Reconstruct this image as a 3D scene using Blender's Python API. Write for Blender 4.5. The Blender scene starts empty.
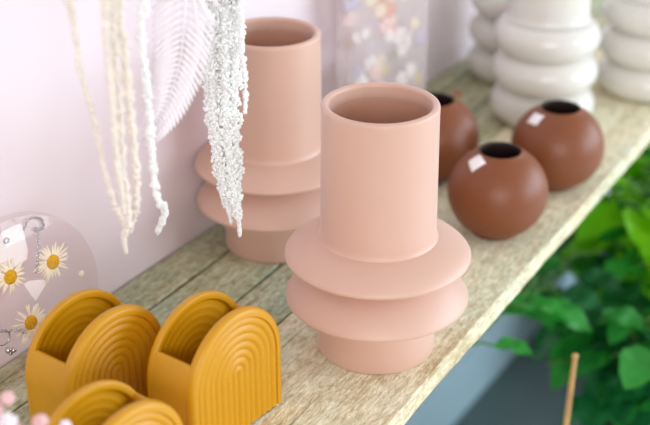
import bpy, bmesh, math, random
from mathutils import Vector, Matrix
PI = math.pi
R = random.Random(7)
SC = bpy.context.scene
COL = SC.collection

# ------------------------------------------------------------------ camera
FPX, CX, CY, HOR, VPX = 1300.0, 325.0, 212.5, -436.0, 1153.0
CAMZ = 0.655
pitch = math.atan((CY - HOR) / FPX)
azim = math.atan((VPX - CX) / math.hypot(FPX, CY - HOR))
HD = Vector((-math.sin(azim), math.cos(azim), 0))
RV = Vector((math.cos(azim), math.sin(azim), 0))
FW = HD * math.cos(pitch) + Vector((0, 0, -math.sin(pitch)))
UP = RV.cross(FW)
EYE = Vector((0, 0, CAMZ))
def ray(px, py): return FW + RV * ((px - CX) / FPX) - UP * ((py - CY) / FPX)
def dep(px, py, d): return EYE + ray(px, py) * d            # point of the place seen at a pixel, d metres deep
def on_plane(px, py, p0, n):
    r = ray(px, py); return EYE + r * ((p0 - EYE).dot(n) / r.dot(n))
cam = bpy.data.cameras.new('camera'); cam_o = bpy.data.objects.new('camera', cam); COL.objects.link(cam_o)
cam.sensor_width = 36; cam.lens = 36 * FPX / 650; cam.clip_start = .02
cam_o.matrix_world = Matrix((RV.to_4d(), UP.to_4d(), (-FW).to_4d(), Vector((0, 0, 0, 1)))).transposed()
cam_o.matrix_world.translation = EYE
cam.dof.use_dof = True; cam.dof.focus_distance = 1.13; cam.dof.aperture_fstop = 3.7
SC.camera = cam_o
SC.view_settings.view_transform = 'Standard'; SC.view_settings.look = 'None'
SC.view_settings.gamma = 1; SC.view_settings.use_curve_mapping = False
SC.view_settings.exposure = 0.17
SC.cycles.max_bounces = 24; SC.cycles.diffuse_bounces = 14; SC.cycles.transparent_max_bounces = 32

# ------------------------------------------------------------------ materials
def srgb(r, g, b):
    f = lambda c: (c / 12.92 if c <= .04045 else ((c + .055) / 1.055) ** 2.4)
    return (f(r / 255), f(g / 255), f(b / 255), 1)
class NT:
    def __init__(s, name):
        s.m = bpy.data.materials.new(name); s.m.use_nodes = True
        s.t = s.m.node_tree; s.b = s.t.nodes['Principled BSDF']
    def n(s, typ, **kw):
        nd = s.t.nodes.new(typ)
        for k, v in kw.items():
            if k in nd.inputs.keys(): nd.inputs[k].default_value = v
            else: setattr(nd, k, v)
        return nd
    def l(s, a, b): s.t.links.new(a, b)
    def set(s, **kw):
        for k, v in kw.items(): s.b.inputs[k.replace('_', ' ')].default_value = v
        return s
    def coords(s, scale=(1, 1, 1)):
        tc = s.n('ShaderNodeTexCoord'); mp = s.n('ShaderNodeMapping'); mp.inputs['Scale'].default_value = scale
        s.l(tc.outputs['Object'], mp.inputs['Vector']); return mp.outputs['Vector']
    def noise(s, vec, scale, detail=4, rough=.55):
        nd = s.n('ShaderNodeTexNoise'); nd.inputs['Scale'].default_value = scale
        nd.inputs['Detail'].default_value = detail; nd.inputs['Roughness'].default_value = rough
        s.l(vec, nd.inputs['Vector']); return nd.outputs['Fac']
    def ramp(s, fac, stops):
        nd = s.n('ShaderNodeValToRGB'); e = nd.color_ramp.elements
        while len(e) > len(stops): e.remove(e[-1])
        while len(e) < len(stops): e.new(.5)
        for el, (p, c) in zip(e, stops): el.position = p; el.color = c
        s.l(fac, nd.inputs['Fac']); return nd.outputs['Color']
    def mix(s, fac, a, b, mode='MIX'):
        nd = s.n('ShaderNodeMix', data_type='RGBA', blend_type=mode)
        for i, v in ((0, fac), (6, a), (7, b)):
            if hasattr(v, 'is_output'): s.l(v, nd.inputs[i])
            else: nd.inputs[i].default_value = v
        return nd.outputs[2]
    def bump(s, h, strength=.2, dist=.001):
        nd = s.n('ShaderNodeBump'); nd.inputs['Strength'].default_value = strength; nd.inputs['Distance'].default_value = dist
        s.l(h, nd.inputs['Height']); s.l(nd.outputs['Normal'], s.b.inputs['Normal'])
def plain(name, col, rough=.5, var=.0, scale=40, bump=0, **kw):
    t = NT(name); t.set(Roughness=rough, **kw)
    v = t.coords(); f = t.noise(v, scale)
    d = tuple(c * (1 - var) for c in col[:3]) + (1,)
    t.l(t.ramp(f, [(.35, d), (.65, col)]), t.b.inputs['Base Color'])
    if bump: t.bump(f, bump, .0006)
    return t.m

M = {}
M['pink'] = plain('pink_matte_ceramic', srgb(207, 167, 148), .50, .015, 60, IOR=1.7, **{'Sheen Weight': .3, 'Sheen Roughness': .35})
M['pink_in'] = plain('pink_ceramic_inside', srgb(196, 148, 124), .6, .03, 60)
M['brown'] = plain('brown_matte_clay', srgb(126, 68, 34), .44, .05, 90)
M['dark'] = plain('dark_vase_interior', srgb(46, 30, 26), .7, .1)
M['yellow'] = plain('mustard_glaze', srgb(201, 143, 4), .42, .03, 70)
M['white_foot'] = plain('unglazed_white_foot', srgb(236, 230, 218), .7, .03)
M['white'] = plain('white_glossy_glaze', srgb(232, 228, 222), .16, .02, 50)
t = NT('white_speckled_glaze'); t.set(Roughness=.09)
v = t.coords(); f = t.noise(v, 500, 2)
t.l(t.ramp(f, [(.28, srgb(180, 172, 160)), (.36, srgb(219, 216, 208))]), t.b.inputs['Base Color']); M['white'] = t.m
M['paper'] = plain('white_paper_label', srgb(245, 240, 240), .6, .02)
M['silver'] = plain('silver_metal', srgb(200, 200, 205), .22, .1, 200, Metallic=1.0)
M['brass'] = plain('brass_metal', srgb(196, 160, 100), .3, .1, 200, Metallic=1.0)
M['petal'] = plain('cream_daisy_petal', srgb(250, 240, 216), .6, .08, 120)
M['daisy_eye'] = plain('yellow_daisy_centre', srgb(232, 176, 16), .8, .35, 500, bump=.6)
M['red_petal'] = plain('dried_red_petal', srgb(220, 110, 90), .7, .1)
def sheer(name, col, var):
    m = plain(name, col, .9, var, 120); nt = m.node_tree; b = nt.nodes['Principled BSDF']
    tr = nt.nodes.new('ShaderNodeBsdfTranslucent'); tr.inputs['Color'].default_value = col
    mx = nt.nodes.new('ShaderNodeMixShader'); mx.inputs[0].default_value = .45
    nt.links.new(b.outputs[0], mx.inputs[1]); nt.links.new(tr.outputs[0], mx.inputs[2]); nt.links.new(mx.outputs[0], nt.nodes['Material Output'].inputs[0]); return m
M['amaranth_white'] = sheer('white_amaranth_florets', srgb(255, 255, 254), .01)
M['amaranth_cream'] = sheer('cream_amaranth_florets', srgb(255, 250, 243), .08)
M['fern'] = sheer('bleached_fern', srgb(252, 248, 250), .03)
M['blossom'] = plain('dried_pink_blossom', srgb(240, 196, 196), .8, .2, 60)
M['blossom_white'] = plain('dried_white_blossom', srgb(246, 236, 240), .8, .1, 60)
M['stem'] = plain('dried_straw_stem', srgb(190, 170, 120), .7, .2, 60)
M['bamboo'] = plain('bamboo_stake', srgb(190, 150, 92), .6, .25, 60)
M['pot'] = plain('black_plastic_pot', srgb(40, 48, 48), .45, .1)
M['pot_teal'] = plain('grey_green_pot', srgb(70, 100, 98), .45, .1)
M['soil'] = plain('potting_soil', srgb(42, 32, 26), .95, .5, 150, bump=.8)
for nm, c1, c2 in (('leaf_lime', (150, 222, 20), (104, 196, 20)), ('leaf_mid', (60, 164, 62), (26, 112, 44)), ('leaf_dark', (36, 124, 66), (14, 76, 42))):
    t = NT(nm); t.set(Roughness=.38)
    v = t.coords(); f = t.noise(v, 9, 3)
    t.l(t.ramp(f, [(.35, srgb(*c2)), (.65, srgb(*c1))]), t.b.inputs['Base Color'])
    # thin leaves let light through
    tr = t.n('ShaderNodeBsdfTranslucent'); tr.inputs['Color'].default_value = srgb(*[min(255, int(q * 1.25)) for q in c1])
    mx = t.n('ShaderNodeMixShader'); mx.inputs[0].default_value = .35
    out = t.t.nodes['Material Output']
    t.l(t.b.outputs[0], mx.inputs[1]); t.l(tr.outputs[0], mx.inputs[2]); t.l(mx.outputs[0], out.inputs[0]); M[nm] = t.m
M['green_stem'] = plain('green_plant_stem', srgb(90, 140, 60), .5, .15)

# pale, glossy wall panel
t = NT('glossy_pale_wall'); t.set(Roughness=.20, IOR=1.62)
v = t.coords(); f = t.noise(v, 2.2, 3)
t.l(t.ramp(f, [(.3, srgb(232, 216, 219)), (.7, srgb(232, 221, 230))]), t.b.inputs['Base Color'])
t.bump(t.noise(v, 6, 2), .05, .004); M['wall'] = t.m
M['mat'] = plain('blue_grey_rubber', srgb(84, 104, 106), .55, .12, 20)
t = NT('pale_floor'); t.set(Roughness=.5)
v = t.coords(); f = t.noise(v, 14, 5)
t.l(t.ramp(f, [(.3, srgb(206, 200, 198)), (.7, srgb(222, 218, 214))]), t.b.inputs['Base Color']); M['floor'] = t.m
M['skirting'] = plain('pale_blue_skirting', srgb(180, 208, 222), .45, .03)

def wood(name, light, mid, darkc, green, gfac, streak):
    t = NT(name); t.set(Roughness=.82); t.b.inputs['Specular IOR Level'].default_value = .25
    g = t.coords((60, 5, 60)); fine = t.noise(g, 4.0, 6, .65)
    lng = t.noise(t.coords((14, 1.6, 14)), 3.0, 5, .6)
    patch = t.noise(t.coords((7, 3, 7)), 2.2, 5, .62)
    saw = t.noise(t.coords((22, 9, 20)), 6, 4, .7)
    c = t.ramp(lng, [(.28, darkc), (.45, mid), (.66, light)])
    c = t.mix(t.ramp(fine, [(.38, (.45, .45, .45, 1)), (.6, (0, 0, 0, 1))]), c, darkc)
    gm = t.ramp(patch, [(.46, (0, 0, 0, 1)), (.64, (gfac, gfac, gfac, 1))])
    c = t.mix(gm, c, green)
    mot = t.noise(t.coords((55, 28, 55)), 1.7, 6, .72)
    c = t.mix(t.ramp(mot, [(.40, (.45, .45, .45, 1)), (.52, (0, 0, 0, 1))]), c, darkc)
    mot2 = t.noise(t.coords((34, 20, 34)), 2.6, 6, .7)
    c = t.mix(t.ramp(mot2, [(.52, (0, 0, 0, 1)), (.66, (.6, .6, .6, 1))]), c, light)
    fib = t.noise(t.coords((150, 42, 150)), 2.0, 4, .7)
    c = t.mix(t.ramp(fib, [(.36, (.6, .6, .6, 1)), (.48, (0, 0, 0, 1))]), c, darkc)
    c = t.mix(t.ramp(fib, [(.54, (0, 0, 0, 1)), (.66, (.7, .7, .7, 1))]), c, light)
    # thin dark cracks along the grain
    ck = t.noise(t.coords((90, 2.2, 40)), 1.6, 3, .5)
    c = t.mix(t.ramp(ck, [(.30, (streak, streak, streak, 1)), (.36, (0, 0, 0, 1))]), c, srgb(70, 58, 42))
    t.l(c, t.b.inputs['Base Color'])
    h = t.n('ShaderNodeMath', operation='ADD'); t.l(fib, h.inputs[0]); t.l(saw, h.inputs[1])
    t.bump(h.outputs[0], .8, .0022)
    return t.m
M['wood_grey'] = wood('weathered_grey_green_wood', srgb(220, 220, 188), srgb(192, 192, 154), srgb(130, 116, 78), srgb(172, 196, 172), .85, .8)
M['wood_pale'] = wood('pale_rough_sawn_wood', srgb(252, 246, 220), srgb(234, 222, 188), srgb(176, 158, 116), srgb(206, 222, 196), .55, .5)
M['wood_mid'] = wood('weathered_brown_wood', srgb(220, 220, 188), srgb(192, 190, 152), srgb(124, 106, 72), srgb(178, 202, 184), .7, .9)

def clear(name, col, rough=.03, mixf=.9, spec=1.45):
    t = NT(name); out = t.t.nodes['Material Output']
    tr = t.n('ShaderNodeBsdfTransparent'); tr.inputs['Color'].default_value = col
    gl = t.n('ShaderNodeBsdfGlossy'); gl.inputs['Roughness'].default_value = rough
    lw = t.n('ShaderNodeLayerWeight'); lw.inputs['Blend'].default_value = .5
    pw = t.n('ShaderNodeMath', operation='POWER'); pw.inputs[1].default_value = 4; t.l(lw.outputs['Facing'], pw.inputs[0])
    ma = t.n('ShaderNodeMath', operation='MULTIPLY_ADD'); ma.inputs[1].default_value = .35; ma.inputs[2].default_value = .035; t.l(pw.outputs[0], ma.inputs[0])
    mx = t.n('ShaderNodeMixShader')
    t.l(ma.outputs[0], mx.inputs[0]); t.l(tr.outputs[0], mx.inputs[1]); t.l(gl.outputs[0], mx.inputs[2]); t.l(mx.outputs[0], out.inputs[0])
    return t.m
M['resin'] = clear('clear_resin', (.985, .955, .95, 1))
def milky(m, f):
    nt = m.node_tree; out = nt.nodes['Material Output']; src = out.inputs[0].links[0].from_socket
    d = nt.nodes.new('ShaderNodeBsdfDiffuse'); d.inputs[0].default_value = (.93, .88, .88, 1)
    tr = nt.nodes.new('ShaderNodeBsdfTranslucent'); tr.inputs[0].default_value = (.93, .88, .88, 1)
    a = nt.nodes.new('ShaderNodeMixShader'); a.inputs[0].default_value = .5; nt.links.new(d.outputs[0], a.inputs[1]); nt.links.new(tr.outputs[0], a.inputs[2])
    b = nt.nodes.new('ShaderNodeMixShader'); b.inputs[0].default_value = f; nt.links.new(src, b.inputs[1]); nt.links.new(a.outputs[0], b.inputs[2]); nt.links.new(b.outputs[0], out.inputs[0]); return m
M['resin_tall'] = clear('clear_pinkish_resin', (.99, .97, .97, 1), .05); milky(M['resin_tall'], .34)

# ------------------------------------------------------------------ builders
def link(o, parent=None):
    COL.objects.link(o)
    if parent is not None: o.parent = parent
    return o
def obj(name, bm, mats, parent=None, smooth=True, loc=None):
    me = bpy.data.meshes.new(name)
    bmesh.ops.recalc_face_normals(bm, faces=bm.faces[:])
    if smooth:
        for f in bm.faces: f.smooth = True
    bm.to_mesh(me); bm.free()
    for m in (mats if isinstance(mats, (list, tuple)) else [mats]): me.materials.append(M[m])
    o = bpy.data.objects.new(name, me); link(o, parent)
    if loc is not None: o.location = loc
    return o
def thing(name, label, cat, loc=(0, 0, 0), rotz=0, group=None):
    o = bpy.data.objects.new(name, None); COL.objects.link(o); o.empty_display_size = .02
    o.location = loc; o.rotation_euler = (0, 0, rotz); o['label'] = label; o['category'] = cat
    if group: o['group'] = group
    return o
def tag(o, label, cat, group=None):
    o['label'] = label; o['category'] = cat
    if group: o['group'] = group
    return o
def struct(o): o['kind'] = 'structure'; return o
def dup(root, loc, rotz, label, group=None):
    r = root.copy(); COL.objects.link(r); r.location = loc; r.rotation_euler = (0, 0, rotz); r['label'] = label
    if group: r['group'] = group
    for ch in list(root.children):
        c = ch.copy(); COL.objects.link(c); c.parent = r
        for g in list(ch.children):
            d = g.copy(); COL.objects.link(d); d.parent = c
    return r
def lathe(prof, seg=96, bm=None, mat=0, closed=False):
    bm = bm or bmesh.new(); rings = []
    for r, z in prof:
        if r < 1e-6: rings.append([bm.verts.new((0, 0, z))])
        else: rings.append([bm.verts.new((r * math.cos(2 * PI * k / seg), r * math.sin(2 * PI * k / seg), z)) for k in range(seg)])
    pairs = list(zip(rings, rings[1:]))
    if closed: pairs.append((rings[-1], rings[0]))
    for a, b in pairs:
        for k in range(seg):
            k2 = (k + 1) % seg
            vs = [a[0]] if len(a) == 1 else [a[k], a[k2]]
            vs += [b[0]] if len(b) == 1 else [b[k2], b[k]]
            if len(vs) >= 3:
                f = bm.faces.new(vs); f.material_index = mat
    return bm
def arc(cx, cz, r, a0, a1, n=8, rz=None):
    rz = rz or r
    return [(cx + r * math.cos(math.radians(a0 + (a1 - a0) * i / n)), cz + rz * math.sin(math.radians(a0 + (a1 - a0) * i / n))) for i in range(n + 1)]
def box(bm, x0, x1, y0, y1, z0, z1):
    v = [bm.verts.new(p) for p in ((x0, y0, z0), (x1, y0, z0), (x1, y1, z0), (x0, y1, z0), (x0, y0, z1), (x1, y0, z1), (x1, y1, z1), (x0, y1, z1))]
    fs = [bm.faces.new([v[i] for i in q]) for q in ((0, 3, 2, 1), (4, 5, 6, 7), (0, 1, 5, 4), (1, 2, 6, 5), (2, 3, 7, 6), (3, 0, 4, 7))]
    return v, fs
def tube(bm, pts, rad, seg=8, mat=0):
    pts = [Vector(p) for p in pts]; n = len(pts); rings = []
    for i, p in enumerate(pts):
        d = (pts[min(i + 1, n - 1)] - pts[max(i - 1, 0)]).normalized()
        a = d.cross(Vector((0, 0, 1)));  a = d.cross(Vector((0, 1, 0))) if a.length < .1 else a
        a.normalize(); b = d.cross(a); r = rad[i] if isinstance(rad, (list, tuple)) else rad
        rings.append([bm.verts.new(p + (a * math.cos(2 * PI * k / seg) + b * math.sin(2 * PI * k / seg)) * r) for k in range(seg)])
    for a, b in zip(rings, rings[1:]):
        for k in range(seg): bm.faces.new((a[k], a[(k + 1) % seg], b[(k + 1) % seg], b[k])).material_index = mat
    for rg in (rings[0], rings[-1]): bm.faces.new(rg).material_index = mat
    return bm
def spline(pts, n):
    pts = [Vector(p) for p in pts]; P = [pts[0] * 2 - pts[1]] + pts + [pts[-1] * 2 - pts[-2]]; out = []
    segs = len(pts) - 1
    for i in range(n + 1):
        u = i / n * segs; k = min(int(u), segs - 1); t = u - k
        a, b, c, d = P[k:k + 4]
        out.append(.5 * ((2 * b) + (c - a) * t + (2 * a - 5 * b + 4 * c - d) * t * t + (3 * b - a - 3 * c + d) * t ** 3))
    return out
ICO_V, ICO_F = None, None
def ico(bm, c, r, squash=(1, 1, 1), jitter=.0):
    global ICO_V, ICO_F
    if ICO_V is None:
        b = bmesh.new(); bmesh.ops.create_icosphere(b, subdivisions=1, radius=1)
        b.verts.ensure_lookup_table(); ICO_V = [v.co.copy() for v in b.verts]; ICO_F = [[v.index for v in f.verts] for f in b.faces]; b.free()
    vs = [bm.verts.new((c[0] + v.x * r * squash[0] * (1 + R.uniform(-jitter, jitter)), c[1] + v.y * r * squash[1] * (1 + R.uniform(-jitter, jitter)), c[2] + v.z * r * squash[2] * (1 + R.uniform(-jitter, jitter)))) for v in ICO_V]
    for f in ICO_F: bm.faces.new([vs[i] for i in f])
def ball(bm, c, r, seg=16, ring=10, sq=1.0):
    b = lathe([(r * math.sin(PI * i / ring), -r * math.cos(PI * i / ring) * sq) for i in range(ring + 1)], seg)
    me = bpy.data.meshes.new('tmp'); b.to_mesh(me); b.free(); n0 = len(bm.verts)
    bm.from_mesh(me); bpy.data.meshes.remove(me); bm.verts.ensure_lookup_table()
    for v in bm.verts[n0:]: v.co += Vector(c)

# ------------------------------------------------------------------ setting
WX = -.745; SHF = -.403; FLZ = -.665
def wx(y): return -.748 + .029 * (y - .88)            # the wall is not quite parallel to the planks
def along(o):
    for v in o.data.vertices: v.co.x += wx(v.co.y) - WX
    return o
bm = bmesh.new(); box(bm, WX - .1, WX, -1.6, 4.6, FLZ - .05, 1.7); struct(along(obj('wall_left', bm, 'wall', smooth=False)))
bm = bmesh.new(); box(bm, WX - .1, 2.6, -1.6, 4.6, FLZ - .1, FLZ); struct(obj('floor', bm, 'floor', smooth=False))
bm = bmesh.new(); box(bm, WX, WX + .012, -1.6, 4.6, FLZ, FLZ + .12); struct(along(obj('baseboard_left', bm, 'skirting', smooth=False)))

bm = bmesh.new(); vs, fs = box(bm, -.725, -.16, .9, 2.75, 0, .006); bmesh.ops.bevel(bm, geom=bm.edges[:], offset=.002, segments=2, affect='EDGES')
tag(obj('floor_mat', bm, 'mat', smooth=False, loc=(0, 0, FLZ)), 'dark blue grey mat on the floor below the plank shelf, under the plants', 'mat')

# ------------------------------------------------------------------ shelf
shelf = thing('plank_shelf', 'long weathered timber shelf of four planks along the pale wall', 'shelf', (0, 0, 0))
TH = .0185
def plank(x0, x1, mat, wob):
    bm = bmesh.new(); n = 150; y0, y1 = .2, 3.0; rows = []
    rr = random.Random(int(x0 * -10000))
    ph = [rr.uniform(0, 6) for _ in range(4)]
    for i in range(n + 1):
        y = y0 + (y1 - y0) * i / n
        w = lambda k: wob * (.5 * math.sin(y * 9 + ph[k]) + .35 * math.sin(y * 27 + ph[(k + 1) % 4]) + rr.uniform(-.45, .45))
        a, b = (x0 if x0 > WX + .02 else wx(y) + .0016) + w(0), x1 + w(1); e = .0016
        rows.append([bm.verts.new(p) for p in ((a, y, -TH), (a, y, -e), (a + e, y, 0), (b - e, y, 0), (b, y, -e), (b + w(2) * .6, y, -TH))])
    for a, b in zip(rows, rows[1:]):
        for k in range(6): bm.faces.new((a[k], a[(k + 1) % 6], b[(k + 1) % 6], b[k]))
    for rw in (rows[0], rows[-1]): bm.faces.new(rw)
    return obj('plank', bm, mat, shelf, smooth=False)
plank(WX + .001, -.6965, 'wood_grey', .0008)
plank(-.6935, -.6310, 'wood_grey', .0009)
plank(-.6280, -.5725, 'wood_mid', .0009)
plank(-.5700, SHF, 'wood_pale', .0010)
for y in (.5, 1.7, 2.9):
    bm = bmesh.new(); box(bm, wx(y) + .003, -.47, y - .025, y + .025, -TH - .03, -TH); obj('bracket', bm, 'skirting', shelf, smooth=False)

# ------------------------------------------------------------------ pink stepped vases
def pink_vase(name, label, loc, sticker, k=1.0):
    t = thing(name, label, 'vase', loc, 0, 'pink vases with two flared discs'); t.scale = (k, k, k)
    # foot
    p = [(0, .0015), (.048, .0015), (.0505, 0)] + arc(.0515, .003, .003, -90, 0, 5) + [(.0545, .01), (.0545, .030), (.0538, .05), (.05, .055)]
    obj('foot', lathe(p), 'pink', t)
    def sup(rc, zc, a, b, e, n=18):
        return [(rc + a * math.cos(PI / 2 * i / n) ** e, zc + b * math.sin(PI / 2 * i / n) ** e) for i in range(n)]
    low = [(.049, .0435), (.055, .0438), (.070, .0490)] + arc(.0809, .0554, .0030, -72, 0, 7)[:-1] + sup(.0545, .0556, .0294, .0290, 1.58) + [(.0560, .0860), (.049, .0890)]
    obj('disc', lathe(low), 'pink', t)
    top = [(.049, .0865), (.0580, .0868), (.070, .0915)] + arc(.0814, .0980, .0030, -72, 0, 7)[:-1] + sup(.0500, .0982, .0344, .0185, 1.38) + [(.049, .1168)]
    obj('disc', lathe(top), 'pink', t)
    p = [(.0560, .1140), (.0545, .1158), (.0534, .1172), (.0527, .1190), (.0524, .122), (.0517, .18), (.0511, .233)]
    p += [(.0512, .2360)] + arc(.0480, .2395, .0033, 0, 180, 12) + [(.0447, .2350), (.0446, .2310), (.0452, .2290), (.0458, .2265)]
    b = lathe(p)
    lathe([(.0458, .2265), (.0460, .17), (.0457, .125), (.0440, .121), (0, .120)], 96, b, 1)
    obj('neck', b, ['pink', 'pink_in'], t)
    if sticker:
        b = bmesh.new(); n = 8; rows = []
        for i in range(n + 1):
            a = math.radians(187 + 15 * i / n)
            rows.append([b.verts.new((rr * math.cos(a), rr * math.sin(a), z)) for rr, z in ((.0454, .2245), (.0455, .206), (.0458, .206), (.0457, .2245))])
        for a, c in zip(rows, rows[1:]):
            for k in range(4): b.faces.new((a[k], a[(k + 1) % 4], c[(k + 1) % 4], c[k]))
        for rw in (rows[0], rows[-1]): b.faces.new(rw)
        s = obj('price_sticker', b, 'paper', t); s['label'] = 'white sticker inside the neck'
    return t
def on_shelf(px, py): return on_plane(px, py, Vector((0, 0, 0)), Vector((0, 0, 1)))
pink_vase('pink_vase', 'large matte pink vase with two flared discs standing in front, in full view', on_shelf(375.8, 343.5), True)
pink_vase('pink_vase', 'matte pink vase with two flared discs half hidden behind the white hanging tassel', on_shelf(275.0, 241.0), False, .975)

# ------------------------------------------------------------------ brown round vases
def brown_vase(label, loc, rot, stickers):
    t = thing('round_vase', label, 'vase', loc, rot, 'round brown vases')
    rr, zc, zr = .0540, .0490, .0515
    p = [(0, .0012), (.026, .0012)]
    a0 = math.degrees(math.asin(-.957)); 
    p += [(rr * math.cos(math.radians(a)), zc + zr * math.sin(math.radians(a))) for a in [-73 + k * 5.6 for k in range(25)] if a < 63.5]
    p += [(.0246, .0952), (.0238, .0965), (.0228, .0968)]
    obj('body', lathe(p), 'brown', t)
    q = [(.0228, .0968), (.0218, .0962), (.0215, .0945), (.024, .089), (.045, .06), (.046, .035), (.03, .012), (0, .008)]
    o = obj('inner_wall', lathe(q), 'dark', t); o['label'] = 'dark hollow inside'
    for az, el, w, h, tw in stickers:
        b = bmesh.new(); n = 4; g = []
        for i in range(n + 1):
            row = []
            for j in range(n + 1):
                u, v_ = (i / n - .5) * w, (j / n - .5) * h
                u2 = u * math.cos(tw) - v_ * math.sin(tw); v2 = u * math.sin(tw) + v_ * math.cos(tw)
                e = math.radians(el) + v2 / .05; a = math.radians(az) + u2 / (.0548 * math.cos(e))
                row.append((a, e))
            g.append(row)
        lay = []
        for off in (.0002, .0006):
            lay.append([[b.verts.new(((rr + off) * math.cos(e) * math.cos(a), (rr + off) * math.cos(e) * math.sin(a), zc + (zr + off) * math.sin(e))) for a, e in row] for row in g])
        for L in lay:
            for i in range(n):
                for j in range(n): b.faces.new((L[i][j], L[i + 1][j], L[i + 1][j + 1], L[i][j + 1]))
        for i in range(n):
            for (A, B) in (((i, 0), (i + 1, 0)), ((i, n), (i + 1, n)), ((0, i), (0, i + 1)), ((n, i), (n, i + 1))):
                b.faces.new((lay[0][A[0]][A[1]], lay[0][B[0]][B[1]], lay[1][B[0]][B[1]], lay[1][A[0]][A[1]]))
        o = obj('price_sticker', b, 'paper', t); o['label'] = 'blank white price sticker'
    return t
brown_vase('round brown vase with white sticker, the nearest, just right of the large pink vase', on_shelf(495.0, 231), 0, [(-118, 53, .0155, .0175, 1.15)])
brown_vase('round brown vase with white sticker standing near the shelf edge before the white ringed vase', on_shelf(554, 183.5), 0, [(-124, 50, .0165, .0140, .15)])
brown_vase('round brown vase without sticker partly hidden behind the neck of the pink vase', on_shelf(432, 175), 0, [])

# ------------------------------------------------------------------ white ringed vases
def ringed_vase(label, loc):
    t = thing('ringed_vase', label, 'vase', loc, 0, 'white vases of stacked rings')
    p = [(0, .004), (.045, .004), (.049, .0), (.052, .002)] + [(.052, .02), (.05, .13)]
    for zc, rc in ((.0235, .0440), (.0695, .0445), (.1155, .0440)):
        obj('ring', lathe([(.036, zc - .0215), ] + arc(rc, zc, .0240, -90, 90, 20, .0238) + [(.036, zc + .0232), ]), 'white', t)
    obj('foot', lathe([(0, .0035), (.040, .0035), (.044, .0), (.0465, .0005), (.047, .004)]), 'white', t)
    p = [(.055, .1385), (.0525, .140), (.0518, .145), (.0513, .153), (.0508, .262)] + arc(.0478, .265, .003, 0, 180, 8) + [(.0448, .257), (.0448, .147), (0, .142)]
    obj('neck', lathe(p), 'white', t)
    return t
ringed_vase('large white glossy vase of stacked rings standing behind the brown round vases', on_shelf(540.5, 117))
ringed_vase('white ringed vase against the wall, left of and behind the middle one', on_shelf(514.5, 75))
ringed_vase('white ringed vase at the shelf front edge, cut by the right picture border', on_shelf(644.5, 90))

# ------------------------------------------------------------------ mustard arch vases
AR, AZ, AD, AT = .0562, .0596, .0530, .0078      # arch radius, springing height, depth, wall
def arch_path(n_leg=8, n_arc=40, z0=.0022):
    # list of (dirx, dirz, legpoint) : ('leg' points keep z, arc points keep centre)
    out = []
    for i in range(n_leg): out.append(('L', -1, z0 + (AZ - z0) * i / n_leg))
    for i in range(n_arc + 1): out.append(('A', PI - PI * i / n_arc, 0))
    for i in range(1, n_leg + 1): out.append(('L', 1, AZ - (AZ - z0) * i / n_leg))
    return out
def ap(e, r):
    if e[0] == 'L': return (e[1] * r, e[2])
    return (r * math.cos(e[1]), AZ + r * math.sin(e[1]))
def plate(sign):
    # ridged arch face; outer face at x = sign*AD/2 ; local y across, z up
    path = arch_path(); bm = bmesh.new(); fil = .0045; xo = AD / 2; prof = []
    nr = 7; pitch_ = (AR - .0075) / nr
    def rid(r):
        if r > AR - .0075: return 0
        return -.0018 * (1 - math.sin(PI * ((r % pitch_) / pitch_)) ** .8)
    N = 84
    for i in range(N + 1):
        r = (AR - fil) * i / N; prof.append((r, xo + rid(r)))
    prof += [(AR - fil + fil * math.sin(a), xo - fil + fil * math.cos(a)) for a in [math.radians(k) for k in (15, 30, 45, 60, 75, 90)]]
    LIP = AT + .0008
    prof += [(AR, xo - LIP + .0010), (AR - .0004, xo - LIP + .0003), (AR - .0012, xo - LIP), (AR - .0052, xo - LIP), (AR - .0061, xo - LIP + .0003), (AR - .0066, xo - LIP + .0011), (AR - .0070, xo - .0062), (AR - .0078, xo - .0054), (AR - .0090, xo - .0051)]
    for i in range(40, -1, -1):
        r = (AR - .0095) * i / 40; prof.append((r, xo - .005 - .0005 * (1 - math.sin(PI * ((r % pitch_) / pitch_)))))
    cols = [[bm.verts.new((sign * x,) + ap(e, r)) for r, x in prof] for e in path]
    for a, b in zip(cols, cols[1:]):
        for k in range(len(prof) - 1):
            bm.faces.new((a[k], a[k + 1], b[k + 1], b[k]))
    # base edge
    a, b = cols[0], cols[-1]
    n = len(prof)
    bmesh.ops.remove_doubles(bm, verts=bm.verts[:], dist=1e-6)
    return bm
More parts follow.
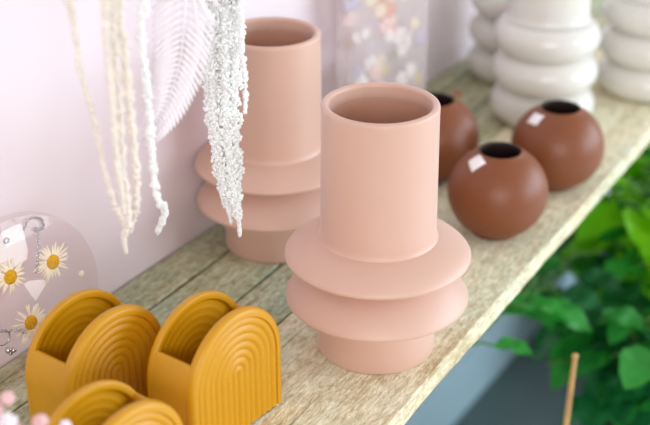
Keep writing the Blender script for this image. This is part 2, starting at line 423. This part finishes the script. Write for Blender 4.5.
def side_wall(cutz):
    # band between the plates, open at the top above cutz, with rounded rim
    bm = bmesh.new(); path = arch_path(8, 80)
    x0 = AD / 2 - AT + .0006
    for s in (-1, 1):
        pts = [e for e in path if ap(e, AR)[1] <= cutz and ap(e, AR)[0] * s > 0]
        if s > 0: pts = pts[::-1]
        cols = []
        for e in pts:
            (yo, zo), (yi, zi) = ap(e, AR), ap(e, AR - .0066)
            cols.append([bm.verts.new((x, y, z)) for x, y, z in ((x0, yo, zo), (-x0, yo, zo), (-x0, yi, zi), (x0, yi, zi))])
        # rounded rim
        e = pts[-1]; (yo, zo), (yi, zi) = ap(e, AR), ap(e, AR - .0066)
        tdir = Vector((yo - ap(pts[-2], AR)[0], zo - ap(pts[-2], AR)[1])).normalized()
        for hgt, ins in ((.0012, .12), (.0018, .3)):
            a = Vector((yo, zo)).lerp(Vector((yi, zi)), ins) + tdir * hgt; b = Vector((yi, zi)).lerp(Vector((yo, zo)), ins) + tdir * hgt
            cols.append([bm.verts.new((x, q[0], q[1])) for x, q in ((x0, a), (-x0, a), (-x0, b), (x0, b))])
        for a, b in zip(cols, cols[1:]):
            for k in range(4): bm.faces.new((a[k], a[(k + 1) % 4], b[(k + 1) % 4], b[k]))
        bm.faces.new(cols[-1]); bm.faces.new(cols[0])
    # floor of the vase
    box(bm, -x0, x0, -AR + .0005, AR - .0005, .0022, .0085)
    return bm
def arch_vase(label, loc, rot):
    t = thing('arch_vase', label, 'vase', loc, rot, 'mustard yellow arch vases')
    for sg in (1, -1): obj('ridged_face', plate(sg), 'yellow', t).data.set_sharp_from_angle(angle=math.radians(50))
    o = obj('side_wall', side_wall(.0875), 'yellow', t)
    o.data.set_sharp_from_angle(angle=math.radians(40))
    for sx in (-1, 1):
        for sy in (-1, 1):
            b = lathe([(0, 0), (.0035, 0), (.0042, .0006), (.0042, .0024), (0, .0024)], 20)
            q = obj('foot_pad', b, 'white_foot', t, loc=(sx * (AD / 2 - .006), sy * (AR - .0055), 0)); q['label'] = 'small white foot'
    return t
YROT = math.radians(-8)
arch_vase('mustard arch vase with ridged face, the right one of the three, in full view', (-.5315, .7480, 0), YROT)
arch_vase('mustard arch vase with ridged face, the left one, before the clear daisy disc', (-.6190, .7010, 0), YROT)
arch_vase('mustard arch vase nearest the bottom picture border, only its top in view', (-.5245, .5980, 0), YROT)

# ------------------------------------------------------------------ clear resin disc with daisies
DN = Vector((.962, -.272, 0)).normalized(); DT = Vector((.272, .962, 0)).normalized()
lean = math.radians(6)
DUP = (Vector((0, 0, 1)) * math.cos(lean) - DN * math.sin(lean)).normalized(); DNN = DT.cross(DUP).normalized()
if DNN.dot(DN) < 0: DNN = -DNN
DR = .0785; DC0 = Vector((-.7065, .7200, .0012))
dd = thing('resin_disc', 'clear round resin disc with pressed daisies leaning on the wall', 'ornament', DC0)
def dl(u, v, w): return DT * u + DUP * v + DNN * w
TB = .010
pr = [(0, 0)] + [(DR - .002, 0), (DR - .0006, .0006), (DR, .002), (DR, TB - .002), (DR - .0006, TB - .0006), (DR - .002, TB), (0, TB)]
bm = lathe(pr, 128)
for v in bm.verts: v.co = dl(v.co.x, v.co.y + DR, v.co.z - TB)
obj('resin_body', bm, 'resin', dd)
def disc_uv(px, py, w=0):
    p = on_plane(px, py, DC0 + DNN * w, DNN) - DC0; return p.dot(DT), p.dot(DUP)
def petal(bm, c, ang, L, W, w0, bend):
    rows = []; n = 5
    for i in range(n + 1):
        s = i / n; ww = W * (.35 + .65 * math.sin(PI * min(1, .15 + s * .75))) * (1 if i < n else .45)
        a = ang + bend * s; q = (c[0] + math.cos(a) * L * s, c[1] + math.sin(a) * L * s); pn = (-math.sin(a), math.cos(a))
        hz = w0 + .0012 * math.sin(PI * s)
        rows.append([bm.verts.new(dl(q[0] + pn[0] * k * ww / 2, q[1] + pn[1] * k * ww / 2, hz - abs(k) * .0004 + dz)) for k, dz in ((-1, 0), (0, 0), (1, 0), (1, -.0003), (-1, -.0003))])
    for a, b in zip(rows, rows[1:]):
        for k in range(5): bm.faces.new((a[k], a[(k + 1) % 5], b[(k + 1) % 5], b[k]))
    bm.faces.new(rows[-1]); bm.faces.new(rows[0])
for (px, py, rad, er, n) in ((53, 262, .0190, .0066, 34), (10.5, 277, .0165, .0064, 32), (31, 322.5, .0172, .0064, 33)):
    u, v = disc_uv(px, py, -.004); bm = bmesh.new()
    for k in range(n):
        a = 2 * PI * k / n + R.uniform(-.1, .1); petal(bm, (u, v), a, rad * R.uniform(.8, 1.08), .0023 * R.uniform(.75, 1.25), -.005, R.uniform(-.25, .25))
    da = obj('daisy', bm, 'petal', dd); da['label'] = 'pressed daisy with cream petals'
    bm = bmesh.new(); b2 = lathe([(er * math.sin(PI * i / 10), -.0026 * math.cos(PI * i / 10)) for i in range(11)], 24)
    for q in b2.verts: q.co = dl(u + q.co.x, v + q.co.y * 1.08, -.0042 + q.co.z)
    bm.free(); o = obj('flower_centre', b2, 'daisy_eye', da)
for px, py, rad in ((82, 274, .0030), (26, 341, .0035)):
    u, v = disc_uv(px, py, -.004); b2 = lathe([(rad * math.sin(PI * i / 8), -.0012 * math.cos(PI * i / 8)) for i in range(9)], 14)
    for q in b2.verts: q.co = dl(u + q.co.x, v + q.co.y, -.005 + q.co.z)
    obj('loose_petal', b2, 'petal', dd)
def flat_poly(name, pxs, w, th, mat, parent, lab=None):
    bm = bmesh.new(); uv = [disc_uv(px, py, w) for px, py in pxs]
    a = [bm.verts.new(dl(u, v, w)) for u, v in uv]; b = [bm.verts.new(dl(u, v, w - th)) for u, v in uv]; n = len(a)
    bm.faces.new(a); bm.faces.new(b[::-1])
    for k in range(n): bm.faces.new((a[k], a[(k + 1) % n], b[(k + 1) % n], b[k]))
    o = obj(name, bm, mat, parent, smooth=False)
    if lab: o['label'] = lab
    return o
tg = flat_poly('tag', [(-6, 241), (4, 231), (14, 226), (21, 223.5), (23.5, 231), (28, 250), (27, 259), (18, 266), (4, 272), (-6, 276)], -.0066, .0006, 'paper', dd, 'white tag with a metal eyelet')
flat_poly('tag', [(23.5, 284), (29, 281), (38, 280), (45, 279.5), (47, 283), (42, 291), (36, 301), (31, 295)], -.0066, .0006, 'paper', dd, 'small white pointed glint modelled as a flat patch')  # white glint on the resin, built as a flat paper-coloured piece
def ring_bm(bm, u, v, w, R0, r0, tilt=0, ang=0, seg=20, ss=8):
    vs = []
    for i in range(seg):
        a = 2 * PI * i / seg; row = []
        for j in range(ss):
            b = 2 * PI * j / ss; rr = R0 + r0 * math.cos(b); x, y, z = rr * math.cos(a), rr * math.sin(a), r0 * math.sin(b)
            y, z = y * math.cos(tilt) - z * math.sin(tilt), y * math.sin(tilt) + z * math.cos(tilt)
            x, y = x * math.cos(ang) - y * math.sin(ang), x * math.sin(ang) + y * math.cos(ang)
            row.append(bm.verts.new(dl(u + x, v + y, w + z)))
        vs.append(row)
    for i in range(seg):
        for j in range(ss): bm.faces.new((vs[i][j], vs[(i + 1) % seg][j], vs[(i + 1) % seg][(j + 1) % ss], vs[i][(j + 1) % ss]))
bm = bmesh.new(); u, v = disc_uv(6.5, 240.5, -.006); ring_bm(bm, u, v, -.0060, .0023, .0007); obj('eyelet', bm, 'silver', tg)
def chain(pxs, w, n, name):
    pts = spline([dl(*disc_uv(px, py, w), w) for px, py in pxs], n); bm = bmesh.new()
    for i, p in enumerate(pts[:-1]):
        d = (pts[i + 1] - p); u, v, ww = p.dot(DT), p.dot(DUP), p.dot(DNN)
        ring_bm(bm, u, v, ww, .0014, .00042, tilt=(.25 if i % 2 else 1.25), ang=math.atan2(d.dot(DUP), d.dot(DT)), seg=10, ss=6)
    o = obj(name, bm, 'silver', dd); o['label'] = 'fine silver chain'
chain([(24, 229), (28, 220), (35, 217.5), (41, 219.5), (43, 226), (40, 230), (35.5, 229), (38, 236), (38.5, 248), (37, 262), (37, 276)], .0022, 34, 'chain')
chain([(-4, 333), (2, 331), (8, 331), (16, 330.5), (22, 331), (27, 334)], .0022, 15, 'chain')
bm = bmesh.new(); u, v = disc_uv(3, 338, .002); ring_bm(bm, u, v, .0016, .0068, .0007); obj('hoop', bm, 'silver', dd)
bm = bmesh.new()
for px, r in ((8, .0030), (13.2, .0026)):
    u, v = disc_uv(px, 350, .002); ball(bm, dl(u, v, .0026), r)
u, v = disc_uv(10.5, 353, .002); ball(bm, dl(u, v, .0024), .0019)
o = obj('stud', bm, 'silver', dd); o['label'] = 'silver ball stud'

# ------------------------------------------------------------------ tall clear block with embedded dried flowers
bl_c = Vector((-.680, 1.335, 0)); bl_r = math.radians(-20)
blk = thing('flower_block', 'tall clear resin block filled with dried flowers behind the large pink vase', 'ornament', bl_c, bl_r)
W2, D2, H2 = .067, .0095, .27
bm = bmesh.new(); vs, fs = box(bm, -D2, D2, -W2, W2, 0, H2)
bmesh.ops.bevel(bm, geom=bm.edges[:], offset=.002, segments=2, affect='EDGES')
obj('resin_body', bm, 'resin_tall', blk, smooth=False)
FC = [('fl_coral', (238, 166, 142)), ('fl_pink', (246, 214, 206)), ('fl_white', (250, 246, 240)), ('fl_cream', (246, 232, 200)), ('fl_yellow', (230, 208, 130)), ('fl_mauve', (200, 190, 214)), ('fl_brown', (196, 160, 140)), ('fl_green', (178, 180, 150))]
for n_, c_ in FC: M[n_] = plain('dried_petal_' + n_[3:], srgb(*c_), .7, .12, 90)
rb = random.Random(21)
def emb_flower(y, z, s, mat, x=None):
    bm = bmesh.new(); n = rb.choice((5, 6, 8)); x = rb.uniform(-D2 + .0035, D2 - .0035) if x is None else x
    a0 = rb.uniform(0, 6)
    for k in range(n):
        a = a0 + 2 * PI * k / n; L = s * rb.uniform(.8, 1.1); wd = s * 2.1 / n + .0008; rows = []
        for i in range(5):
            q = i / 4; w = wd * math.sin(PI * (.12 + .8 * q)); px_ = .06 * s * math.sin(PI * q)
            cy, cz = math.cos(a) * L * q, math.sin(a) * L * q
            rows.append([bm.verts.new((x + px_ + d, y + cy - math.sin(a) * k2 * w, z + cz + math.cos(a) * k2 * w)) for k2, d in ((-1, 0), (1, 0), (1, .0004), (-1, .0004))])
        for p, q in zip(rows, rows[1:]):
            for m_ in range(4): bm.faces.new((p[m_], p[(m_ + 1) % 4], q[(m_ + 1) % 4], q[m_]))
        bm.faces.new(rows[-1]); bm.faces.new(rows[0])
    o = obj('dried_flower', bm, mat, blk)
for y, z, s, mt in ((-.002, .200, .017, 'fl_coral'), (.004, .178, .016, 'fl_coral'), (-.002, .160, .013, 'fl_pink'), (.010, .150, .012, 'fl_coral'), (-.020, .195, .013, 'fl_cream'),
                    (.000, .112, .010, 'fl_cream'), (.006, .100, .009, 'fl_yellow'), (.052, .080, .008, 'fl_yellow'), (-.055, .150, .009, 'fl_brown'), (.035, .205, .009, 'fl_mauve'), (.028, .138, .015, 'fl_white'), (-.040, .095, .013, 'fl_white'), (.02, .06, .014, 'fl_brown'), (-.01, .04, .014, 'fl_coral')):
    emb_flower(y, z, s, mt)
for k in range(74):
    emb_flower(rb.uniform(-W2 + .01, W2 - .01), rb.uniform(.012, H2 - .014), rb.uniform(.006, .0135), rb.choice(['fl_white', 'fl_white', 'fl_white', 'fl_white', 'fl_cream', 'fl_pink', 'fl_white', 'fl_mauve', 'fl_mauve', 'fl_pink', 'fl_cream', 'fl_green']))

# tiny fallen petal
p = on_shelf(458, 95); bm = bmesh.new(); b2 = lathe([(.0055 * math.sin(PI * i / 8), .0016 - .0016 * math.cos(PI * i / 8)) for i in range(9)], 14)
for q in b2.verts: q.co.x *= 1.3; q.co.z += .0006 * math.cos(q.co.x * 400) - .0006 if False else 0
bm.free(); tag(obj('fallen_petal', b2, 'red_petal', loc=p), 'tiny red petal lying on the shelf by the wall', 'petal')

# ------------------------------------------------------------------ hanging dried flowers
RAILZ = .60
rail = thing('hanging_rail', 'slim brass rail above the shelf from which the dried flowers hang', 'rail', (-.56, .78, RAILZ))
bm = tube(bmesh.new(), [(0, -.3, 0), (0, .3, 0)], .004, 12); obj('rod', bm, 'brass', rail)
for y in (-.29, .29):
    bm = tube(bmesh.new(), [(0, y, 0), (WX + .56, y, 0)], .003, 10); obj('arm', bm, 'brass', rail)
def hang_top(p):           # stem from the first visible point up to the rail
    p = Vector(p); t = Vector((-.56, .78 + (p.y - .78) * .7, RAILZ))
    return [t, t.lerp(p, .45) + Vector((0, 0, .03))]
def strand_mesh(pts, rad, size, dens, seed):
    rr = random.Random(seed); L = sum((b - a).length for a, b in zip(pts, pts[1:])); n = int(L * dens); bm = bmesh.new()
    cum = [0]
    for a, b in zip(pts, pts[1:]): cum.append(cum[-1] + (b - a).length)
    for k in range(n):
        s = rr.random() * L; i = 0
        while i < len(pts) - 2 and cum[i + 1] < s: i += 1
        f = (s - cum[i]) / max(1e-9, cum[i + 1] - cum[i]); p = pts[i].lerp(pts[i + 1], f); u = s / L
        r = rad(u); a = rr.uniform(0, 2 * PI); q = r * math.sqrt(rr.random())
        clump = .8 + .3 * math.sin(s * 420 + seed) + .2 * math.sin(s * 171 + seed * 2)
        p = p + RV * math.cos(a) * q * clump + Vector((-RV.y, RV.x, 0)) * math.sin(a) * q * clump + Vector((0, 0, rr.uniform(-1, 1) * size))
        sz = size * rr.uniform(.6, 1.2)
        ico(bm, p, sz, (1, 1, rr.uniform(.8, 1.5)), .25)
    return bm
def strand(parent, pixels, d0, d1, rpx, mat, size, dens, seed, core_k=.4):
    n = len(pixels); pts = [dep(px, py, d0 + (d1 - d0) * i / (n - 1)) for i, (px, py) in enumerate(pixels)]
    pts = hang_top(pts[0]) + pts; sp = spline(pts, 60)
    base = parent.location
    sp = [p - base for p in sp]
    k0 = int(60 * 1.6 / (len(pts) - 1))
    core = [.0009 if i < k0 else max(.0007, core_k * (rpx[0] + (rpx[1] - rpx[0]) * (i - k0) / (60 - k0)) / FPX * d0) for i in range(len(sp))]
    obj('cord_core', tube(bmesh.new(), sp[:52], core[:52], 8), mat, parent)  # cord widened into an added pale core that brightens the floret gaps
    r0, r1 = rpx
    vis = sp[k0:]
    rad = lambda u: ((r0 + (r1 - r0) * u) * (1 if u < .9 else max(.25, (1 - u) / .1))) / FPX * d0
    o = obj('florets', strand_mesh(vis, rad, size, dens, seed), mat, parent); o['kind'] = 'stuff'
def hang(label, strands, d0, d1, mat, size, seed, name='amaranth_tassel'):
    t = thing(name, label, 'dried flower', dep(strands[0][0][0][0], strands[0][0][0][1], d0), 0, 'hanging dried amaranth')
    for i, (pix, rpx, dens) in enumerate(strands): strand(t, pix, d0, d1, rpx, mat, size, dens, seed + i)
    return t
# the full white tassel, several cords hanging together
hang('full white amaranth tassel hanging in front of the rear pink vase', [
    ([(227, -20), (225, 20), (225, 70), (226, 120), (231, 170), (238, 215), (240, 235)], (17, 5.5), 10000),
    ([(214, -20), (212, 20), (212, 70), (215, 120), (221, 165), (228, 205), (231, 222)], (16, 5.0), 9000),
    ([(238, -20), (236, 20), (235, 70), (234, 120), (237, 165), (240, 200)], (13, 6), 8000),
    ([(207, -20), (206, 20), (207, 60), (211, 110), (216, 150), (221, 190), (225, 207)], (10, 4.5), 6500),
    ([(202, 30), (203, 55), (206, 85), (211, 118)], (3, 2.2), 2600),
    ([(220, -20), (221, 30), (222, 80), (224, 130), (228, 165)], (14, 8), 5200)], 1.09, 1.12, 'amaranth_white', .00145, 10)
hang('short thin white amaranth strand at the right side of the full tassel', [([(239, -20), (241, 20), (242, 50), (245, 75), (245.5, 100), (245, 112)], (3.6, 2.0), 2600)], 1.05, 1.055, 'amaranth_white', .0016, 30)
hang('thin leftmost cream amaranth strand slanting across the pale wall', [([(69, -20), (72, 10), (77, 45), (80, 70), (89, 100), (96, 128), (103, 165), (111, 195), (120, 216), (125, 226)], (3.4, 2.2), 1900)], .86, 1.0, 'amaranth_cream', .0017, 40)
hang('pale amaranth strand with hooked tip, second from left', [([(112, -20), (113, 20), (115, 60), (119, 110), (122, 160), (127, 200), (128, 222), (124, 238), (126, 252)], (5.2, 3.4), 3600)], .87, 1.02, 'amaranth_cream', .0018, 50)
hang('thin cream amaranth strand just left of the hooked one', [([(104, -20), (105, 20), (108, 60), (112, 100), (116, 150), (121, 190), (124, 214)], (3.6, 2.2), 2200)], .83, .97, 'amaranth_cream', .0018, 55)
hang('full cream amaranth strand between the hooked one and the curled one', [([(119, -20), (120, 20), (125, 60), (130, 110), (134, 150), (136.5, 190), (135, 212), (130, 230)], (5.2, 3.6), 3800)], .88, 1.02, 'amaranth_cream', .0018, 60)
hang('white amaranth strand with a curled tip hanging beside the fern', [([(145, -20), (142, 15), (140, 35), (146, 75), (149, 110), (152, 150), (155, 185), (158, 200), (165, 209), (162, 222), (157, 233)], (4.8, 3.0), 3200)], .91, 1.07, 'amaranth_white', .0018, 70)
# bleached fern frond
fr = thing('fern_frond', 'bleached white fern frond hanging between the cream strands and the full tassel', 'dried fern', dep(187, 0, .97))
fp = [dep(px, py, d) for px, py, d in ((189, -40, .95), (187, -10, .96), (184, 25, .97), (181, 55, .98), (175, 80, .99), (167, 103, 1.0), (157, 121, 1.01), (148, 134, 1.02), (139, 143, 1.03))]
fs_ = [p - fr.location for p in spline(hang_top(fp[0]) + fp, 90)]
obj('rachis', tube(bmesh.new(), fs_, [.0012 - .0008 * i / 90 for i in range(91)], 6), 'fern', fr)
bm = bmesh.new(); viewn = -FW
vis = fs_[16:]
for i in range(0, len(vis) - 3, 2):
    u = i / (len(vis) - 1); p = vis[i]; d = (vis[min(i + 2, len(vis) - 1)] - vis[max(i - 1, 0)]).normalized(); sd = d.cross(viewn).normalized()
    Lf = .030 * (1 - u) ** .75 * (1 if u > .1 else .9) + .003
    for s in (-1, 1):
        ld = (sd * s * .86 + d * .55).normalized(); nrm = ld.cross(viewn).normalized(); rows = []
        for j in range(7):
            q = j / 6; w = .0018 * math.sin(PI * (.12 + .83 * q)); c = p + ld * Lf * q + d * Lf * .25 * q * q + viewn * (.004 * math.sin(PI * q) * s)
            jag = 1 + (.45 if j % 2 else -.1)
            rows.append([bm.verts.new(c + nrm * w * jag), bm.verts.new(c - nrm * w * jag), bm.verts.new(c - nrm * w * jag - viewn * .0003), bm.verts.new(c + nrm * w * jag - viewn * .0003)])
        for a, b in zip(rows, rows[1:]):
            for k in range(4): bm.faces.new((a[k], a[(k + 1) % 4], b[(k + 1) % 4], b[k]))
        bm.faces.new(rows[-1]); bm.faces.new(rows[0])
obj('leaflets', bm, 'fern', fr)

# ------------------------------------------------------------------ pink dried blossoms in the near left corner
bp = Vector((-.545, .535, 0))
bv = tag(obj('bud_vase', lathe([(0, .001), (.018, 0), (.024, .004), (.026, .02), (.022, .04), (.011, .055), (.010, .066), (.012, .07), (.009, .07), (.008, .055), (.018, .035), (.02, .01), (0, .006)], 40), 'white', loc=bp), 'small white bud vase under the pink dried blossoms at the near left corner', 'vase')
sp_ = thing('dried_blossom_sprig', 'sprig of small pale pink dried blossoms in the near bottom left corner', 'dried flower', bp + Vector((0, 0, .012)))
for (px, py, r, mt, d) in ((7.5, 398, .0052, 'blossom', .86), (8, 422, .0068, 'blossom_white', .85), (40, 422, .0056, 'blossom', .85), (64, 427, .005, 'blossom_white', .86), (22, 434, .006, 'blossom', .85), (-6, 410, .006, 'blossom', .86), (52, 436, .005, 'blossom', .85)):
    q = dep(px, py, d) - sp_.location
    bm = bmesh.new(); rr = random.Random(int(px * 7 + 900))
    for k in range(26):
        dv = Vector((rr.gauss(0, 1), rr.gauss(0, 1), rr.gauss(0, 1))).normalized(); ico(bm, q + dv * r * .62, r * .42, (1, 1, 1), .2)
    b = obj('blossom', bm, mt, sp_)
    obj('stem', tube(bmesh.new(), spline([Vector((rr.uniform(-.003, .003), rr.uniform(-.003, .003), 0)), Vector((0, 0, .07)), q * .6 + Vector((0, 0, .02)), q], 16), .0007, 6), 'stem', b)

# ------------------------------------------------------------------ plants on the floor under the shelf
def leaf(bm, p, d, n, L, W, mat=0, droop=.35, teeth=True):
    d = d.normalized(); s = d.cross(n).normalized(); n = s.cross(d).normalized(); rows = []; N = 9
    for i in range(N + 1):
        u = i / N; w = W * .5 * (math.sin(PI * u ** .75) ** .8 if 0 < u < 1 else .03) * (1 + (.09 if (i % 2 and teeth) else 0))
        c = p + d * L * u - n * (droop * L * u * u)
        rows.append([bm.verts.new(c + s * w * k + n * (abs(k) * w * .28 + .003 * math.sin(u * 14 + k))) for k in (-1, -.5, 0, .5, 1)])
    for a, b in zip(rows, rows[1:]):
        for k in range(4): bm.faces.new((a[k], a[k + 1], b[k + 1], b[k])).material_index = mat
def pot(t, r, h, mat):
    obj('pot', lathe([(0, .002), (r * .7, 0), (r * .74, .004), (r * .96, h - .03), (r, h - .028), (r * 1.03, h), (r * .97, h), (r * .93, h - .03), (0, h - .03)], 48), mat, t)
    obj('soil', lathe([(0, h - .022), (r * .5, h - .020), (r * .92, h - .026)], 32), 'soil', t)
def plant(label, loc, pr, ph, pmat, stems, leafL, mats, seed, per=9):
    t = thing('potted_plant', label, 'plant', loc, 0, 'leafy plants under the shelf'); pot(t, pr, ph, pmat)
    rr = random.Random(seed); bs = bmesh.new(); bl = bmesh.new(); base = Vector(loc)
    for tip in stems:
        tip = Vector(tip) - base; b0 = Vector((rr.uniform(-.5, .5) * pr, rr.uniform(-.5, .5) * pr, ph - .03))
        path = spline([b0, b0.lerp(tip, .5) + Vector((0, 0, .06)), tip], 14); tube(bs, path, [.0045 - .0025 * i / 14 for i in range(15)], 7)
        for k in range(per):
            u = .42 + .58 * k / (per - 1); i = min(13, int(u * 14)); p = path[i].lerp(path[i + 1], u * 14 - i)
            a = rr.uniform(0, 2 * PI) if k < per - 1 else 0
            d = Vector((math.cos(a), math.sin(a), rr.uniform(-.25, .55))); n = Vector((rr.uniform(-.3, .3), rr.uniform(-.3, .3), 1))
            L = leafL * rr.uniform(.7, 1.15); m = min(len(mats) - 1, int(rr.random() ** (.6 if tip.z > .45 else 1.6) * len(mats)))
            e = p + d.normalized() * .03
            tube(bs, [p, p.lerp(e, .5) + Vector((0, 0, .004)), e], .0016, 5)
            tipz = (base + e + d.normalized() * L).z
            if max(tipz, (base + e).z) > -.045 and (base + e + d.normalized() * L * .8).x < SHF + .03: d.z = min(d.z, (-.05 - (base + e).z) / L); 
            leaf(bl, e, d, n, L, L * rr.uniform(.62, .78), m, rr.uniform(.15, .5))
    obj('stems', bs, 'green_stem', t); o = obj('leaves', bl, list(mats), t)
    return t
plant('lush bright green leafy plant under the far shelf edge at the right', (-.36, 2.02, FLZ + .006), .13, .22, 'pot', [
    dep(640, 168, 1.92), dep(618, 200, 1.86), dep(650, 150, 2.0), dep(630, 185, 1.84), dep(645, 205, 1.82), dep(655, 205, 1.88), dep(630, 215, 1.9), dep(615, 245, 1.86), dep(660, 240, 1.80), dep(600, 275, 1.85), dep(640, 265, 1.8), dep(670, 180, 2.0), dep(665, 280, 1.75), dep(690, 220, 1.9)], .088, ['leaf_mid', 'leaf_lime'], 5, 12)
plant('dark green leafy plant standing near the bamboo stake at the lower right', (-.33, 1.60, FLZ + .006), .12, .20, 'pot', [
    dep(600, 315, 1.75), dep(645, 320, 1.66), dep(625, 350, 1.7), dep(585, 340, 1.78), dep(650, 380, 1.68), dep(610, 395, 1.75), dep(570, 320, 1.85), dep(660, 340, 1.6)], .072, ['leaf_dark', 'leaf_mid'], 9, 11)
plant('low dark plant with arching branches spreading beneath the plank shelf', (-.55, 2.13, FLZ + .006), .11, .16, 'pot_teal', [
    dep(540, 290, 1.75), dep(505, 310, 1.65), dep(470, 345, 1.55), dep(560, 272, 1.8), dep(525, 300, 1.7), dep(575, 255, 1.9), dep(548, 365, 1.78), dep(550, 318, 1.9)], .062, ['leaf_dark', 'leaf_mid'], 12, 9)
a, b = dep(575, 356, 1.40), dep(566, 425, 1.435); e = a + (b - a) * ((FLZ + .006 - a.z) / (b.z - a.z))
n = 12; pts = [a.lerp(e, i / n) for i in range(n + 1)]
bm = tube(bmesh.new(), [p - e for p in pts], [.0034 if i else .0030 for i in range(n + 1)], 12)
st = thing('bamboo_stake', 'thin upright bamboo stake in front of the dark plant', 'stake', e); obj('cane', bm, 'bamboo', st)
b2 = bmesh.new(); ball(b2, a - e, .0040, 14, 8, .8); o = obj('cap', b2, 'bamboo', st)

# ------------------------------------------------------------------ light: big window on the room side, added front fill, soft daylight
def area(name, loc, target, sx, sy, power, col):
    l = bpy.data.lights.new(name, 'AREA'); l.shape = 'RECTANGLE'; l.size = sx; l.size_y = sy; l.energy = power; l.color = col
    o = bpy.data.objects.new(name, l); COL.objects.link(o); o.location = loc
    o.rotation_euler = (Vector(target) - Vector(loc)).to_track_quat('-Z', 'Y').to_euler(); return o
area('window_daylight', (2.0, 2.6, .72), (-.4, 1.2, .05), 3.4, 1.4, 90, (.74, .88, 1.0))
area('front_fill', (1.1, -1.7, 1.1), (-.5, 1.0, .1), 1.6, 1.0, 38, (.97, .98, 1.0))  # unseen fill added behind the camera to brighten the front faces
w = bpy.data.worlds.new('shop_daylight'); SC.world = w; w.use_nodes = True
bgn = w.node_tree.nodes['Background']; bgn.inputs['Color'].default_value = (1.0, .96, .925, 1); bgn.inputs['Strength'].default_value = .64
